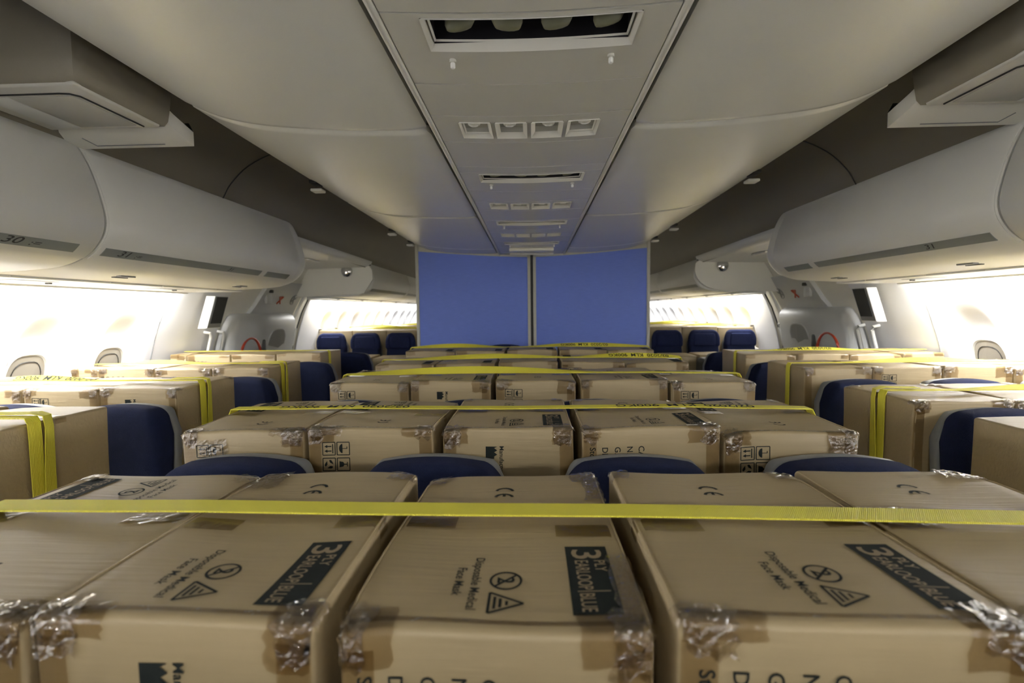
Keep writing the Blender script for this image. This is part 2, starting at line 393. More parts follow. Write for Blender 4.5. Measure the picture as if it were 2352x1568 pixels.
def frame_recess(parent,x0,x1,y0,y1,depth,mat_in,inset,name,front_inset=None):
    """funnel-shaped recess: rim at panel level, walls leaning in, dark floor above"""
    o=MB(); fi=inset if front_inset is None else front_inset
    rows=[]
    for k,(t,h) in enumerate(((0,-.003),(.15,-.001),(1,.012))):
        a,b2,c,d=x0+inset*t,x1-inset*t,y0+fi*t,y1-inset*1.35*t
        nx=8; row=[(a+(b2-a)*q/nx,c) for q in range(nx)]+[(b2,c)]+[(b2+(a-b2)*q/nx,d) for q in range(nx)]+[(a,d)]
        rows.append([(x,y,ch_z(x,y)+h) for x,y in row])
    o.grid(rows,True); rim=o.build(name,'cream',parent,smooth=30)
    o=MB(); a,b2,c,d=x0+inset-.004,x1-inset+.004,y0+fi-.004,y1-inset*1.35+.004; zt=ch_z(0,c)+.009
    o.face([(a,c,zt+depth),(b2,c,zt+depth),(b2,d,zt+depth),(a,d,zt+depth)])
    for p,q in (((a,c),(b2,c)),((b2,c),(b2,d)),((b2,d),(a,d)),((a,d),(a,c))): o.face([(*p,zt),(*q,zt),(*q,zt+depth),(*p,zt+depth)])
    o.build('recess_cavity',mat_in,rim,smooth=0)
    return rim
def oxy_slot(y,masks=True):
    p=ch_panel(y,y+.29,[(-.218,.222,y+.016,y+.132)])
    rim=frame_recess(p,-.218,.222,y+.016,y+.132,.12,'black',.016,'slot_rim',.006)
    if masks:
        for x,tw in ((-.145,.5),(-.045,-.25),(.055,.4),(.16,.7)):
            o=MB(); zb=ch_z(x,y)+.006
            rows=[]
            for k,(r,h) in enumerate(((.010,0),(.024,.004),(.029,.016),(.032,.05),(.032,.09))):
                rows.append([(x+r*(1.1*math.cos(q*PI/6)+.0)+tw*.01*(h*20), y+.068+.55*r*math.sin(q*PI/6), zb+h+tw*.35*r*math.cos(q*PI/6)) for q in range(12)])
            o.prism(rows); o.build('oxygen_mask_cup','mask',p,smooth=60)
    for x in (-.176,.183):
        o=MB(); yy=y+.172; z=ch_z(x,yy)
        o.prism([[(x+r*math.cos(q*PI/5),yy+r*math.sin(q*PI/5),z+h) for q in range(10)] for r,h in ((.008,.002),(.008,-.005),(.0045,-.006),(.0045,-.009))]); k=o.build('pin_collar','psu',p)
        o=MB(); o.prism([[(x+r*math.cos(q*PI/5),yy+r*math.sin(q*PI/5),z+h) for q in range(10)] for r,h in ((.0055,-.008),(.0055,-.017),(.004,-.019))]); o.build('pin_tip','white',k)
    return p
def light_row(y0,y1):
    w4=.098; gp=.012; hs=[]; x=-.218
    for k in range(4): hs.append((x,x+w4,y0+.045,y1-.045)); x+=w4+gp+.0
    p=ch_panel(y0,y1,hs)
    for h in hs:
        rim=frame_recess(p,*h,.02,'psu',.013,'light_recess',.004)
        cx=(h[0]+h[1])/2; cy=h[2]+.036
        o=MB(); dirx=-.3 if cx<-.05 else .3 if cx>.05 else .05*cx
        o.prism([[(cx+r*math.cos(q*PI/7)+dirx*hh*.6,cy+r*.9*math.sin(q*PI/7)-hh*.2,ch_z(cx,cy)+.030-hh) for q in range(14)] for r,hh in ((.021,0),(.021,.014),(.019,.024),(.013,.028),(.012,.024))])
        o.build('air_nozzle','cream',rim,smooth=30)
    return p
def channel_unit(y, L=1.05, masks=True):
    oxy_slot(y,masks); ch_panel(y+.29,y+.485); light_row(y+.485,y+.70); ch_panel(y+.70,y+.97); ch_panel(y+.97,y+L)
for y in (-1.12,-.07): channel_unit(y,1.05,False) if y<-1 else channel_unit(y,1.046)
for k in range(7): ch_panel(-1.12-1.05*(k+1),-1.12-1.05*k)
channel_unit(.976,1.054); channel_unit(2.03,.99); 
y=3.02; oxy_slot(y,False); ch_panel(y+.29,y+.42); light_row(y+.42,y+.62); ch_panel(y+.62,y+.84)
y=3.86; oxy_slot(y,False); p=ch_panel(4.15,4.50)
o=MB(); o.bbox((-.19,4.19,ch_z(0,4.2)-.022),(.19,4.27,ch_z(0,4.2)+.004),.006); o.build('lit_sign_bar','sign',p)
oxy_slot(4.36+.0,False) if False else ch_panel(4.50,4.655)
o=MB(); o.bbox((-.20,4.535,ch_z(0,4.5)-.012),(.20,4.56,ch_z(0,4.5)+.004),.004); o.build('slot_rim','cream',p)
for x in (-.15,.15):
    o=MB(); o.bbox((x-.006,4.58,ch_z(x,4.6)-.018),(x+.006,4.592,ch_z(x,4.6)),.003); o.build('pin_tip','white',p)

# centre partition: blue fabric panels in cream frames on the galley block
part=empty('wall_center',(0,0,0)); tag(part,'royal blue fabric partition of two panels framed in cream between the aisles',kind='structure')
o=MB(); o.box((-1.10,Y_WALL+.03,0),(1.10,7.6,2.5)); o.build('galley_block','cream',part,smooth=0)
for s in (-1,1):
    o=MB(); xs=[.040+(1.078-.040)*k/12 for k in range(13)]
    top=lambda x: max(2.045,2.0845-.0) if x<.33 else 2.0845
    prof=[(x, 2.050+ (0.070*(x/1.08)**1.4)) for x in xs]
    loop=[(xs[0],.05)]+[(xs[-1],.05)]+[(x,z) for x,z in prof[::-1]]
    o.prism([[ (s*x,y,z) for x,z in loop] for y in (Y_WALL,Y_WALL+.03)]); o.build('fabric_panel','blue',part,smooth=0)
    o=MB(); o.bbox((s*.012,Y_WALL-.008,.05),(s*.040,Y_WALL+.03,2.10),.004); o.build('frame_strip','bluetrim',part)
    o=MB(); o.bbox((s*1.078,Y_WALL-.010,.05),(s*1.108,Y_WALL+.035,2.30),.006); o.build('frame_strip','bluetrim',part)
    o=MB(); loop=[(.30,2.05),(.70,2.08),(1.078,2.115),(1.078,2.30),(.30,2.30)]
    o.prism([[(s*x,y,z) for x,z in loop] for y in (Y_WALL+.002,Y_WALL+.03)]); o.build('header_panel','bluetrim',part,smooth=0)
o=MB(); o.box((-.012,Y_WALL+.012,.05),(.012,Y_WALL+.03,2.10)); o.build('centre_gap','seal',part,smooth=0)

# ================================================================== OVERHEAD BINS
BP=spline([(1.70,2.205),(1.66,2.165),(1.622,2.09),(1.592,2.00),(1.574,1.91),(1.582,1.855),(1.612,1.808),(1.652,1.773),(1.71,1.744),(1.80,1.726),(2.05,1.712)],4)
def bin_loop(dx=0.0,sc=1.0):
    lp=[(p[0]+dx,p[1]) for p in BP]+[(2.05+dx,1.85),(2.05+dx,2.205)]
    c=(1.86+dx,1.96)
    return [(c[0]+(x-c[0])*sc,c[1]+(z-c[1])*sc) for x,z in lp]
def overhead_bin(s,y0,y1,label,dx=0.0,number=None,strips=None,end=None,nslot=None,name='overhead_bin'):
    root=empty(name,(s*(1.85+dx),y0,1.712)); tag(root,label,'overhead bin','overhead luggage bins')
    T=Matrix.Translation((-s*(1.85+dx),-y0,-1.712))
    def put(o,nm,mat,par=root,**k):
        o.v=[tuple(T@Vector(v)) for v in o.v]; return o.build(nm,mat,par,**k)
    o=MB(); g=.004; ys=[(y0+g,.990),(y0+g+.006,1.0),(y1-g-.006,1.0),(y1-g,.990)]
    if end: ys=[(y0+g,.990),(y0+g+.006,1.0),(y1-.10,1.0),(y1-.05,.99),(y1-.02,.965),(y1-.005,.93),(y1,.87)]
    o.prism([[ (s*x,y,z) for x,z in bin_loop(dx,sc)] for y,sc in ys]); put(o,'bin_body','bin',smooth=40)
    # door skin proud of the body
    sk=[p for p in BP if p[1]>1.765 and p[1]<2.15]; sk=[(p[0]+dx,p[1]) for p in sk]
    outp=offset2(sk,-.006) if offset2(sk,-.006)[5][0]<sk[5][0] else offset2(sk,.006)
    o=MB(); yy=[y0+.010,y0+.018,(y0+y1)/2,y1-.018-(.12 if end else 0),y1-.010-(.12 if end else 0)]
    ins=[.004,0,0,0,.004]
    o.prism([[ (s*(x+i_),y,z) for x,z in outp]+[(s*(x+.004),y,z) for x,z in sk[::-1]] for y,i_ in zip(yy,ins)]); door=put(o,'bin_door','bin',smooth=45)
    lab=[p for p in outp if 1.769<p[1]<1.806]
    la,lb=outp[-2],outp[-2]
    zz=sorted(outp,key=lambda p:abs(p[1]-1.803))[0]; zb=sorted(outp,key=lambda p:abs(p[1]-1.774))[0]
    for q,(a,b2) in enumerate(strips or [(y0+.05,y1-.05)]):
        o=MB(); i0=outp.index(zz); i1=outp.index(zb); seg=outp[min(i0,i1):max(i0,i1)+1]
        so=[(x-.0022,z-.0015) for x,z in seg]
        o.prism([[ (s*x,y,z) for x,z in so]+[(s*(x+.003),y,z) for x,z in seg[::-1]] for y in (a,b2)]); st=put(o,'row_label_strip','strip',door,smooth=45)
        if number and q==0:
            for yy0,txt,sz in number:
                V,Fc,wd=text2d(txt,.25); o=MB(); A=Vector((0,so[0][0],so[0][1])); B=Vector((0,so[-1][0],so[-1][1]))
                if A.z>B.z: A,B=B,A
                up=(B-A); ul=up.length; pts=[]
                for vx,vy in V:
                    t=.24+vy*sz/ul*1.0; q_=A+up*t; # along y: left side reads away from the viewer
                    yv=yy0+ (vx*sz*1.5 if s<0 else -vx*sz*1.5)
                    pts.append((s*(q_.y-.0016),yv,q_.z-.0012))
                o.v=pts; o.f=list(Fc); put(o,'row_lettering','greyink',st,smooth=0,fix=False)
    # small slots under the lip
    for yc in nslot or []:
        o=MB(); o.bbox((s*(1.815+dx),yc,1.7185),(s*(1.84+dx),yc+.08,1.728),.002); put(o,'underside_slot','shell')
        o=MB(); o.bbox((s*(1.86+dx),yc+.02,1.7165),(s*(1.88+dx),yc+.09,1.722),.002); put(o,'underside_slot','darkgrey')
    return root
for s,sd in ((-1,BIN30),(1,OPP)):
    for q_,(a,b2) in enumerate(((-1.41,.18),(-3.0,-1.41),(-4.59,-3.0),(-6.18,-4.59),(-7.77,-6.18))):
        overhead_bin(s,a,b2,'cream overhead bin %s ahead of the numbered bins, %s'%(['first','second','third','fourth','fifth'][q_],sd))
    if s<0:
        overhead_bin(s,.18,1.77,'cream overhead bin with label strip marked 30',0,[(1.440,'30',.040),(1.525,':=',.030)],[(.23,1.69)])
        overhead_bin(s,1.77,3.40,'cream overhead bin marked 31 ending in a rounded cap, next to bin 30',0,[(1.862,'31',.040),(1.945,':=',.028),(2.56,'31',.03)],[(1.80,2.87),(2.93,3.20)],True,[2.10,2.98])
    else:
        overhead_bin(s,.18,1.74,'cream overhead bin with grey strip before the rounded end bin, '+sd,0,None,[(.23,1.66)])
        overhead_bin(s,1.74,3.40,'cream overhead bin marked 31 ending in a rounded cap, '+sd,0,[(2.10,'31',.036)],[(1.80,2.87),(2.93,3.20)],True,[2.10,2.98])
    for k in range(5):
        overhead_bin(s,5.22+1.55*k,5.22+1.55*(k+1),'cream overhead bin number %s behind the round convex mirror, %s'%(['one','two','three','four','five'][k],sd),.13,None,None,False)
    # header over the exit door
    hd=empty('trim_%d'%(1 if s<0 else 2)); tag(hd,kind='structure')
    o=MB(); HP=spline([(1.76,2.215),(1.735,2.18),(1.712,2.11),(1.712,2.07),(1.75,2.04),(1.87,2.027),(2.45,2.015)],3)+[(2.45,2.3),(1.74,2.3)]
    o.prism([[(s*x,y,z) for x,z in HP] for y in (3.25,5.20)]); o.build('header_lining','bin',hd,smooth=45)
    o=MB(); o.bbox((s*1.95,4.2,2.008),(s*2.02,4.45,2.022),.004); o.build('header_latch','cream',hd)
    # closing plate of the bins behind the door with its convex mirror
    pl=empty('trim_%d'%(3 if s<0 else 4)); tag(pl,kind='structure')
    base=[(2.56,1.715),(2.54,2.05),(1.745,2.05)]
    o=MB(); loop=base+([(1.705,2.0),(1.70,1.90),(1.80,1.752),(1.86,1.745)] if s<0 else spline([(1.705,2.02),(1.70,1.93),(1.74,1.84),(1.83,1.770),(1.95,1.738),(2.15,1.722)],3))
    o.prism([[(s*x,y,z) for x,z in loop] for y in (5.185,5.21)]); o.build('closing_plate','cream',pl,smooth=0)
    o=MB(); o.bbox((s*1.72,5.178,2.044),(s*2.54,5.20,2.056),.003); o.build('plate_gap','seal',pl)
    m=MB(); m.sphere((0,0,0),.062,(1,.55,1),24,14); mo=m.build('convex_mirror','chrome',smooth=80); mo.location=(s*1.975,5.17,1.985)
    tag(mo,'small round convex mirror on the end plate of the bins, '+sd,'mirror','convex mirrors')
    # passenger service panels and the wash light under the bins
    for (a,b2,lo) in ((Y_BACK+.05,3.40,'front'),(5.25,Y_TAIL-.1,'rear')):
        sp=empty('service_unit_rail',(s*2.25,a,1.70)); tag(sp,'white under-bin service panels above the %s windows, %s'%(lo,sd),'service panel','under-bin service panels')
        yy=a; k=0; rx0=2.053 if lo=='front' else 2.184
        while yy<b2-.05:
            ye=min(b2,yy+(.34 if k%2 else .46))
            if ye>1.2:
                o=MB(); o.bbox((s*rx0-s*2.25,yy-a+.003,1.703-1.70),(s*2.449-s*2.25,ye-a-.003,1.716-1.70),.002,1); pn=o.build('service_panel','white',sp)
                if k%2==0:
                    o=MB(); o.bbox((s*-.10,yy-a+.10,.0015),(s*.0,yy-a+.30,.006),.002,1); o.build('vent_slot','shell',pn)
                    o=MB(); o.bbox((s*-.02,yy-a+.33,-.004),(s*.005,yy-a+.345,.006),.002,1); o.build('pin','darkgrey',pn)
            elif k%2==0:
                o=MB(); o.bbox((s*rx0-s*2.25,yy-a,1.703-1.70),(s*2.449-s*2.25,ye-a,1.716-1.70),.002,1); o.build('service_panel','white',sp)
            yy=ye; k+=1
        lt=empty('wash_light',(s*2.51,a,1.70)); tag(lt,'long white sidewall wash light above the %s windows, %s'%(lo,sd),'light','sidewall wash lights')
        aa=a if lo=='front' else 5.75
        o=MB(); o.bbox((s*-.050,aa-a,.064),(s*.066,b2-a,.076),.003,1); o.build('light_housing','white',lt)
        o=MB(); o.face([(s*-.046,aa-a+.01,-.003),(s*.046,aa-a+.01,.062),(s*.046,b2-a-.01,.062),(s*-.046,b2-a-.01,-.003)]); o.build('light_diffuser','glow' if lo=='front' else 'glow2',lt,smooth=0)
        o=MB(); o.bbox((s*2.452-s*2.51,0,-.007),(s*2.460-s*2.51,b2-a,.064),.002,1); o.build('light_baffle','white',lt)
    # blanking behind the bins so that no void shows
    for ya_,yb_ in ((Y_BACK,3.40),(5.22,Y_TAIL)):
        o=MB(); o.box((s*2.05,ya_,1.778),(s*2.62,yb_,1.81)); o.build('bin_floor_closure','cream',hd,smooth=0)

# housings hanging in the cove between bins and ceiling
for s,sd in ((-1,BIN30),(1,OPP)):
    hb=empty('cove_housing',(s*1.48,1.55,2.19)); tag(hb,'cream housing with grille panel and tray in the ceiling recess, '+sd,'ceiling housing','cove housings')
    def lo(x,y,z): return (s*(x-1.48),y-1.55,z-2.19)
    o=MB(); rows=[]
    for z,g in ((2.455,-.02),(2.26,-.005),(2.215,.004),(2.20,.018)):
        a,b2,c,d=1.25+g,1.68-g,1.33+g,1.685
        if z>2.3: b2=1.60; d=1.70
        pts=[(a,d),(a,c+.04),(a+.012,c+.012),(a+.04,c),(b2-.04,c),(b2-.012,c+.012),(b2,c+.04),(b2,d)]
        rows.append([lo(x,y,z) for x,y in pts])
    o.prism(rows); o.build('housing_body','taupe',hb,smooth=40)
    o=MB(); o.bbox(lo(1.272,1.352,2.192),lo(1.662,1.672,2.206),.008,3); fr=o.build('panel_frame','cream',hb)
    o=MB(); pts=[lo(x,y,2.1905) for x,y in ((1.318,1.655),(1.318,1.42),(1.333,1.402),(1.36,1.398),(1.62,1.398))]; o.tube(pts,.0028,6); o.build('frame_joint','seal',fr)
    o=MB(); o.bbox(lo(1.335,1.415,2.189),lo(1.53,1.645,2.195),.002); o.build('grille_panel','psu',fr)
    o=MB(); o.bbox(lo(1.535,1.415,2.189),lo(1.615,1.645,2.195),.002); o.build('lens_panel','white',fr)
    o=MB(); rows=[]
    for y,z,g in ((1.675,2.225,.03),(1.70,2.196,.01),(1.735,2.178,0),(1.785,2.165,0),(1.79,2.17,.004),(1.79,2.20,.02)):
        rows.append([lo(1.235+g,y,z),lo(1.30,y,z),lo(1.66,y,z),lo(1.725-g,y,z),lo(1.725-g,y,z+.05),lo(1.235+g,y,z+.05)])
    o.prism(rows); tr=o.build('tray','cream',hb,smooth=50)
    o=MB(); o.tube([lo(1.60,1.72,2.181),lo(1.585,1.765,2.168),lo(1.33,1.765,2.168)],.0016,6); o.build('tray_joint','shell',tr)

# ================================================================== EXIT DOORS
dn=0
for s,sd in ((-1,BIN30),(1,OPP)):
    dn+=1
    dr=empty('door_%d'%dn); tag(dr,'grey lined cabin exit door with bulging lower lining, '+sd,kind='structure')
    zs=[0,.3,.6,.9,1.1,1.3,1.45,1.6,1.72,1.85,2.05]
    o=MB(); o.grid([[ (s*(wall_x(z)+.02),y,z) for z in zs] for y in (4.06,5.64)]); o.grid([[ (s*(wall_x(z)+.08),y,z) for z in zs] for y in (4.06,5.64)]); o.build('door_surround','cream',dr,smooth=40,fix=False)
    # upper lining
    o=MB(); rows=[]
    for z,ya,yb in ((1.50,4.40,5.30),(1.56,4.46,5.32),(1.62,4.50,5.33),(1.72,4.52,5.33),(1.86,4.55,5.33)):
        rows.append([(s*(wall_x(z)+d),y,z) for y,d in ((ya,.02),(ya+.02,-.012),(yb-.02,-.012),(yb,.02))]+[(s*(wall_x(z)+.05),yb,z),(s*(wall_x(z)+.05),ya,z)])
    o.prism(rows); up=o.build('upper_lining','door',dr,smooth=45)
    # lower lining bulging into the cabin
    o=MB(); rows=[]; c=4.71
    for z,hw,d in ((.15,.56,.06),(.8,.58,.13),(1.30,.58,.13),(1.42,.57,.12),(1.48,.555,.105),(1.525,.53,.075),(1.545,.50,.035),(1.55,.47,-.0)):
        r=.06; rows.append([(s*(wall_x(z)-dd),c+y,z) for y,dd in ((-hw,-.03),(-hw,max(-.02,d-.06)),(-hw+.02,d-.02),(-hw+.06,d),(hw-.06,d),(hw-.02,d-.02),(hw,max(-.02,d-.06)),(hw,-.03))])
    o.prism(rows); lw=o.build('lower_lining','door',dr,smooth=50)
    # door window niche and its dark lever
    dd_=lambda z: .134 if z<1.3 else .134-.01*(z-1.3)/.12
    pts=pane_outline(4.88,.17,.98,1.40,28); o=MB()
    o.grid([[(s*(wall_x(z)-dd_(z)-h_),4.88+(y-4.88)*k,1.19+(z-1.19)*k) for y,z in pts] for k,h_ in ((1.0,-.006),(.99,.006),(.94,.006),(.92,.001))],True); nic=o.build('window_niche','door',lw,smooth=40)
    o=MB(); o.face([(s*(wall_x(z)-dd_(z)-.0015),4.88+(y-4.88)*.93,1.19+(z-1.19)*.93) for y,z in pts]); o.build('niche_panel','niche',nic,smooth=0)
    o=MB(); o.bbox((s*(wall_x(1.2)-.165),4.61,1.08),(s*(wall_x(1.2)-.12),4.67,1.30),.02,3); o.build('door_lever','darkgrey',lw)
    # red operating arc
    o=MB(); o.tube([(s*(wall_x(1.2)-.155),4.42+.155*math.cos(t),1.165+.155*math.sin(t)) for t in [PI*k/14 for k in range(15)]],.013,8); o.build('red_handle_arc','red',lw)
    # right hand fittings of the frame
    o=MB(); o.tube([(s*(wall_x(z)-d),5.42,z) for z,d in ((1.12,.0),(1.14,.045),(1.2,.05),(1.32,.05),(1.37,.04),(1.38,.0))],.013,8); o.build('grab_handle','white',dr)
    for yg in (3.93,4.10):
        o=MB(); o.tube([(s*(wall_x(z)-d),yg+dy,z) for z,d,dy in ((1.05,.0,0),(1.08,.06,0),(1.2,.065,0),(1.36,.06,0),(1.39,.05,-.005),(1.40,.0,-.012))],.0125,8); o.build('grab_handle','white',dr)
    # frame edge
    o=MB(); o.tube([(s*(wall_x(z)-.012),5.36,z) for z in (1.0,1.2,1.4,1.55,1.7,1.85)],.014,8); o.build('frame_edge','white',dr)
    o=MB(); o.tube([(s*(wall_x(z)-.002),5.52,z) for z in (1.0,1.2,1.4,1.55,1.7,1.85,2.0)],.008,8); o.build('frame_seal','seal',dr)
    # pictogram stickers
    def onwall(y,z,d=.0145): return (s*(wall_x(z)-d),y,z)
    o=MB()
    for (a,b2) in (((4.86,1.715),(4.93,1.645)),((4.93,1.715),(4.86,1.645)),((4.895,1.72),(4.90,1.66))):
        o.tube([onwall(*a),onwall(*b2)],.008,6)
    o.build('warning_pictogram','red',up)
    o=MB(); o.tube([onwall(5.17+.055*math.cos(t),1.69+.05*math.sin(t)) for t in [2*PI*k/16+.5 for k in range(13)]],.004,6)
    for a in range(4): o.tube([onwall(5.17,1.69),onwall(5.17+.04*math.cos(a*PI/2+.4),1.69+.04*math.sin(a*PI/2+.4))],.006,6)
    o.build('instruction_pictogram','shell',up)
    o=MB(); o.bbox((s*(wall_x(1.72)-.02),4.60,1.64),(s*(wall_x(1.72)+.01),4.70,1.80),.01); gl=o.build('gauge_cover','door',up)
    o=MB(); o.bbox((s*(wall_x(1.76)-.03),4.62,1.745),(s*(wall_x(1.76)-.005),4.67,1.775),.006); o.build('gauge_lens','seal',gl)
    # small wall screen just before the door
    sc=empty('wall_screen',(s*2.58,3.82,1.42)); tag(sc,'small dark screen in a white box on the sidewall before the exit, '+sd,'screen','wall screens')
    def tl(x,y,z): return (s*(x-.33*(z-1.42)-2.58+.045),y-3.82,z-1.42)
    o=MB(); o.prism([[tl(x,y,z) for x,y in ((2.60,3.745),(2.535,3.755),(2.535,3.92),(2.60,3.93))] for z in (1.435,1.44,1.685,1.69)]); body=o.build('screen_box','white',sc,smooth=0)
    o=MB(); o.prism([[tl(x,y,z) for x,y in ((2.538,3.775),(2.528,3.775),(2.528,3.91),(2.538,3.91))] for z in (1.472,1.682)]); o.build('screen_face','screen',sc,smooth=0)
    o=MB(); o.prism([[tl(x,y,z) for x,y in ((2.538,3.757),(2.531,3.757),(2.531,3.918),(2.538,3.918))] for z in (1.44,1.686)]); o.build('screen_bezel','shell',sc,smooth=0)

# unseen ceiling domes added behind the camera to brighten the cartons
for s,sd in ((-1,BIN30),(1,OPP)):
    dl=empty('fill_dome',(s*.72,-2.4,2.172)); tag(dl,'unseen round fill dome added on the ceiling behind the camera, '+sd,'light','added fill domes')
    o=MB(); o.prism([[(r*math.cos(q*PI/12),r*math.sin(q*PI/12),z) for q in range(24)] for r,z in ((.18,.02),(.18,-.012),(.165,-.02),(.155,-.014))]); o.build('light_rim','white',dl,smooth=40)
    o=MB(); o.prism([[(.15*math.cos(t)*math.cos(q*PI/12),.15*math.cos(t)*math.sin(q*PI/12),-.012-.075*math.sin(t)) for q in range(24)] for t in (0,.4,.8,1.2,1.5)]); o.build('light_dome','dome',dl,smooth=60)

# ================================================================== SEATS
def rbox_surf(hx,hy,h,r,p):
    c=Vector((max(-(hx-r),min(hx-r,p[0])),max(-(hy-r),min(hy-r,p[1])),max(r,min(h-r,p[2]))))
    d=Vector(p)-c
    return c+d.normalized()*r if d.length>1e-9 else Vector(p)
def axis_pts(h,r,n): 
    a=[-h,-h+r*.3,-h+r*.65,-h+r]; m=[-h+r+(2*h-2*r)*k/n for k in range(1,n)]
    return a+m+[-q for q in a[::-1]]
def rgrid(o,hx,hy,h,r,fn,nx=6,ny=4,nz=6):
    """rounded box surface from x -hx..hx, y -hy..hy, z 0..h, every point passed through fn"""
    xs,ys=axis_pts(hx,r,nx),axis_pts(hy,r,ny); zs=[q+h/2 for q in axis_pts(h/2,r,nz)]
    S=lambda p: fn(rbox_surf(hx,hy,h,r,p))
    for z in (0,h): o.grid([[S((x,y,z)) for x in xs] for y in ys])
    for y in (-hy,hy): o.grid([[S((x,y,z)) for x in xs] for z in zs])
    for x in (-hx,hx): o.grid([[S((x,y,z)) for y in ys] for z in zs])
def weld(o,name,mat,parent,smooth=60,d=1e-5):
    me=bpy.data.meshes.new(name); me.from_pydata([tuple(v) for v in o.v],[],o.f); me.materials.append(M[mat])
    bm=bmesh.new(); bm.from_mesh(me); bmesh.ops.remove_doubles(bm,verts=bm.verts[:],dist=d); bmesh.ops.recalc_face_normals(bm,faces=bm.faces[:]); bm.to_mesh(me); bm.free()
    me.shade_smooth(); me.set_sharp_from_angle(angle=math.radians(smooth)); me.update()
    ob=bpy.data.objects.new(name,me); COL.objects.link(ob)
    if parent: ob.parent=parent
    return ob
LEAN=math.tan(math.radians(8))
def seat_proto(headrest=False):
    root=empty('aircraft_seat')
    H=.735
    def back(shift,ex,top):
        def fn(p):
            t=p.z/top; x=p.x*(1-.10*t)
            k=max(0,(p.z-(top-.14))/.14)
            x*=math.sqrt(max(.02,1-.42*k*k))
            z=p.z-.030*(x/.2)**2*smooth01(k)
            return Vector((x,p.y+shift+(p.z)*LEAN,z+.47))
        return fn
    o=MB(); rgrid(o,.212,.055,H,.035,back(.085,0,H),8,4,8); weld(o,'backrest','navy',root)
    o=MB(); rgrid(o,.2135,.020,H-.006,.014,back(.150,0,H-.006),8,3,8); weld(o,'back_shell','shell',root)
    o=MB(); rgrid(o,.215,.23,.12,.04,lambda p:Vector((p.x,p.y-.20,p.z+.36)),5,5,3); weld(o,'seat_cushion','navy',root)
    for s in (-1,1):
        o=MB(); o.bbox((s*.219,-.40,.56),(s*.236,.05,.63),.008); o.build('armrest','darkgrey',root)
        o=MB(); o.bbox((s*.17-.02,-.36,0),(s*.17+.02,-.30,.37),.008); o.build('leg','shell',root)
        o=MB(); o.bbox((s*.17-.02,-.02,0),(s*.17+.02,.04,.37),.008); o.build('leg','shell',root)
    if headrest:
        o=MB()
        def hf(p):
            k=max(0,(p.z-.10)/.11); x=p.x*math.sqrt(max(.05,1-.38*k*k)); x*=(1+.06*(1-k))
            return Vector((x,p.y-.02-.9*(abs(x)/.2)**3*.03+.10+.60*LEAN,p.z+1.05))
        rgrid(o,.195,.045,.21,.04,hf,8,4,5); hr=weld(o,'headrest','navy2',root)
        o=MB()
        def hf2(p):
            k=max(0,(p.z-.08)/.09); x=p.x*math.sqrt(max(.05,1-.30*k*k))
            return Vector((x,p.y-.065+.10+.60*LEAN,p.z+1.065))
        rgrid(o,.145,.02,.155,.018,hf2,6,3,4); weld(o,'headrest_pad','navy2',hr)
    return root
pA=seat_proto(False); pB=seat_proto(True); used={pA:False,pB:False}
def place_seat(proto,x,y,dz,label,group):
    o=copy_tree(proto) if used[proto] else proto
    used[proto]=True; o.location=(x,y,dz); tag(o,label,'seat',group); return o
ORD=['first','second','third','fourth','fifth','sixth']
CENTER_YB=[.905,1.66,2.45,3.24,4.02]     # back edge of the cartons, row by row
CENTER_SEAT_X=[-.722,-.242,.246,.727]
for r,yb in enumerate(CENTER_YB):
    for k,x in enumerate(CENTER_SEAT_X):
        dz=0 if r<4 else (.055 if k==1 else -.03)
        place_seat(pA,x,yb+.035,dz-.006,'navy fabric seat, %s from the %s, centre row %s before the blue partition'%(ORD[k],BIN30,ORD[4-r]),'centre block seats')
L_YB=[1.58,2.37,3.16,3.95]; R_YB=[1.45,2.15,2.94,3.73]
L_X=[-1.44,-1.49,-1.535,-1.575]; R_X=[1.27,1.335,1.39,1.43]
L_Z=[1.245,1.24,1.232,1.245]; R_Z=[1.228,1.217,1.235,1.235]
for s,YB,XX,sd in ((-1,L_YB,L_X,BIN30),(1,R_YB,R_X,OPP)):
    for r,yb in enumerate(YB):
        for k in range(3):
            x=s*(1.60+.475*k)+ (0 if s<0 else -.02)
            place_seat(pA,x,yb+.045,-.004,'navy fabric seat, %s from the aisle, %s row before the exit door, %s'%(ORD[k],ORD[3-r],sd),'side block seats')
for s,sd in ((-1,BIN30),(1,OPP)):
    for k,x in enumerate((1.63,2.07,2.50)):
        o=place_seat(pB,s*x,5.83,.03,'navy seat with winged headrest, %s from the aisle behind the exit door, %s'%(ORD[k],sd),'seats behind the exit doors'); o.scale=(.90,1,1)
        for q in range(4):
            o=place_seat(pA,s*x,6.56+.8*q,.10 if k==2 else .05,'navy seat %s rows behind the winged headrests, %s from the aisle, %s'%(['one','two','three','four'][q],ORD[k],sd),'seats of the rear cabin'); o.scale=(.90,1,1)

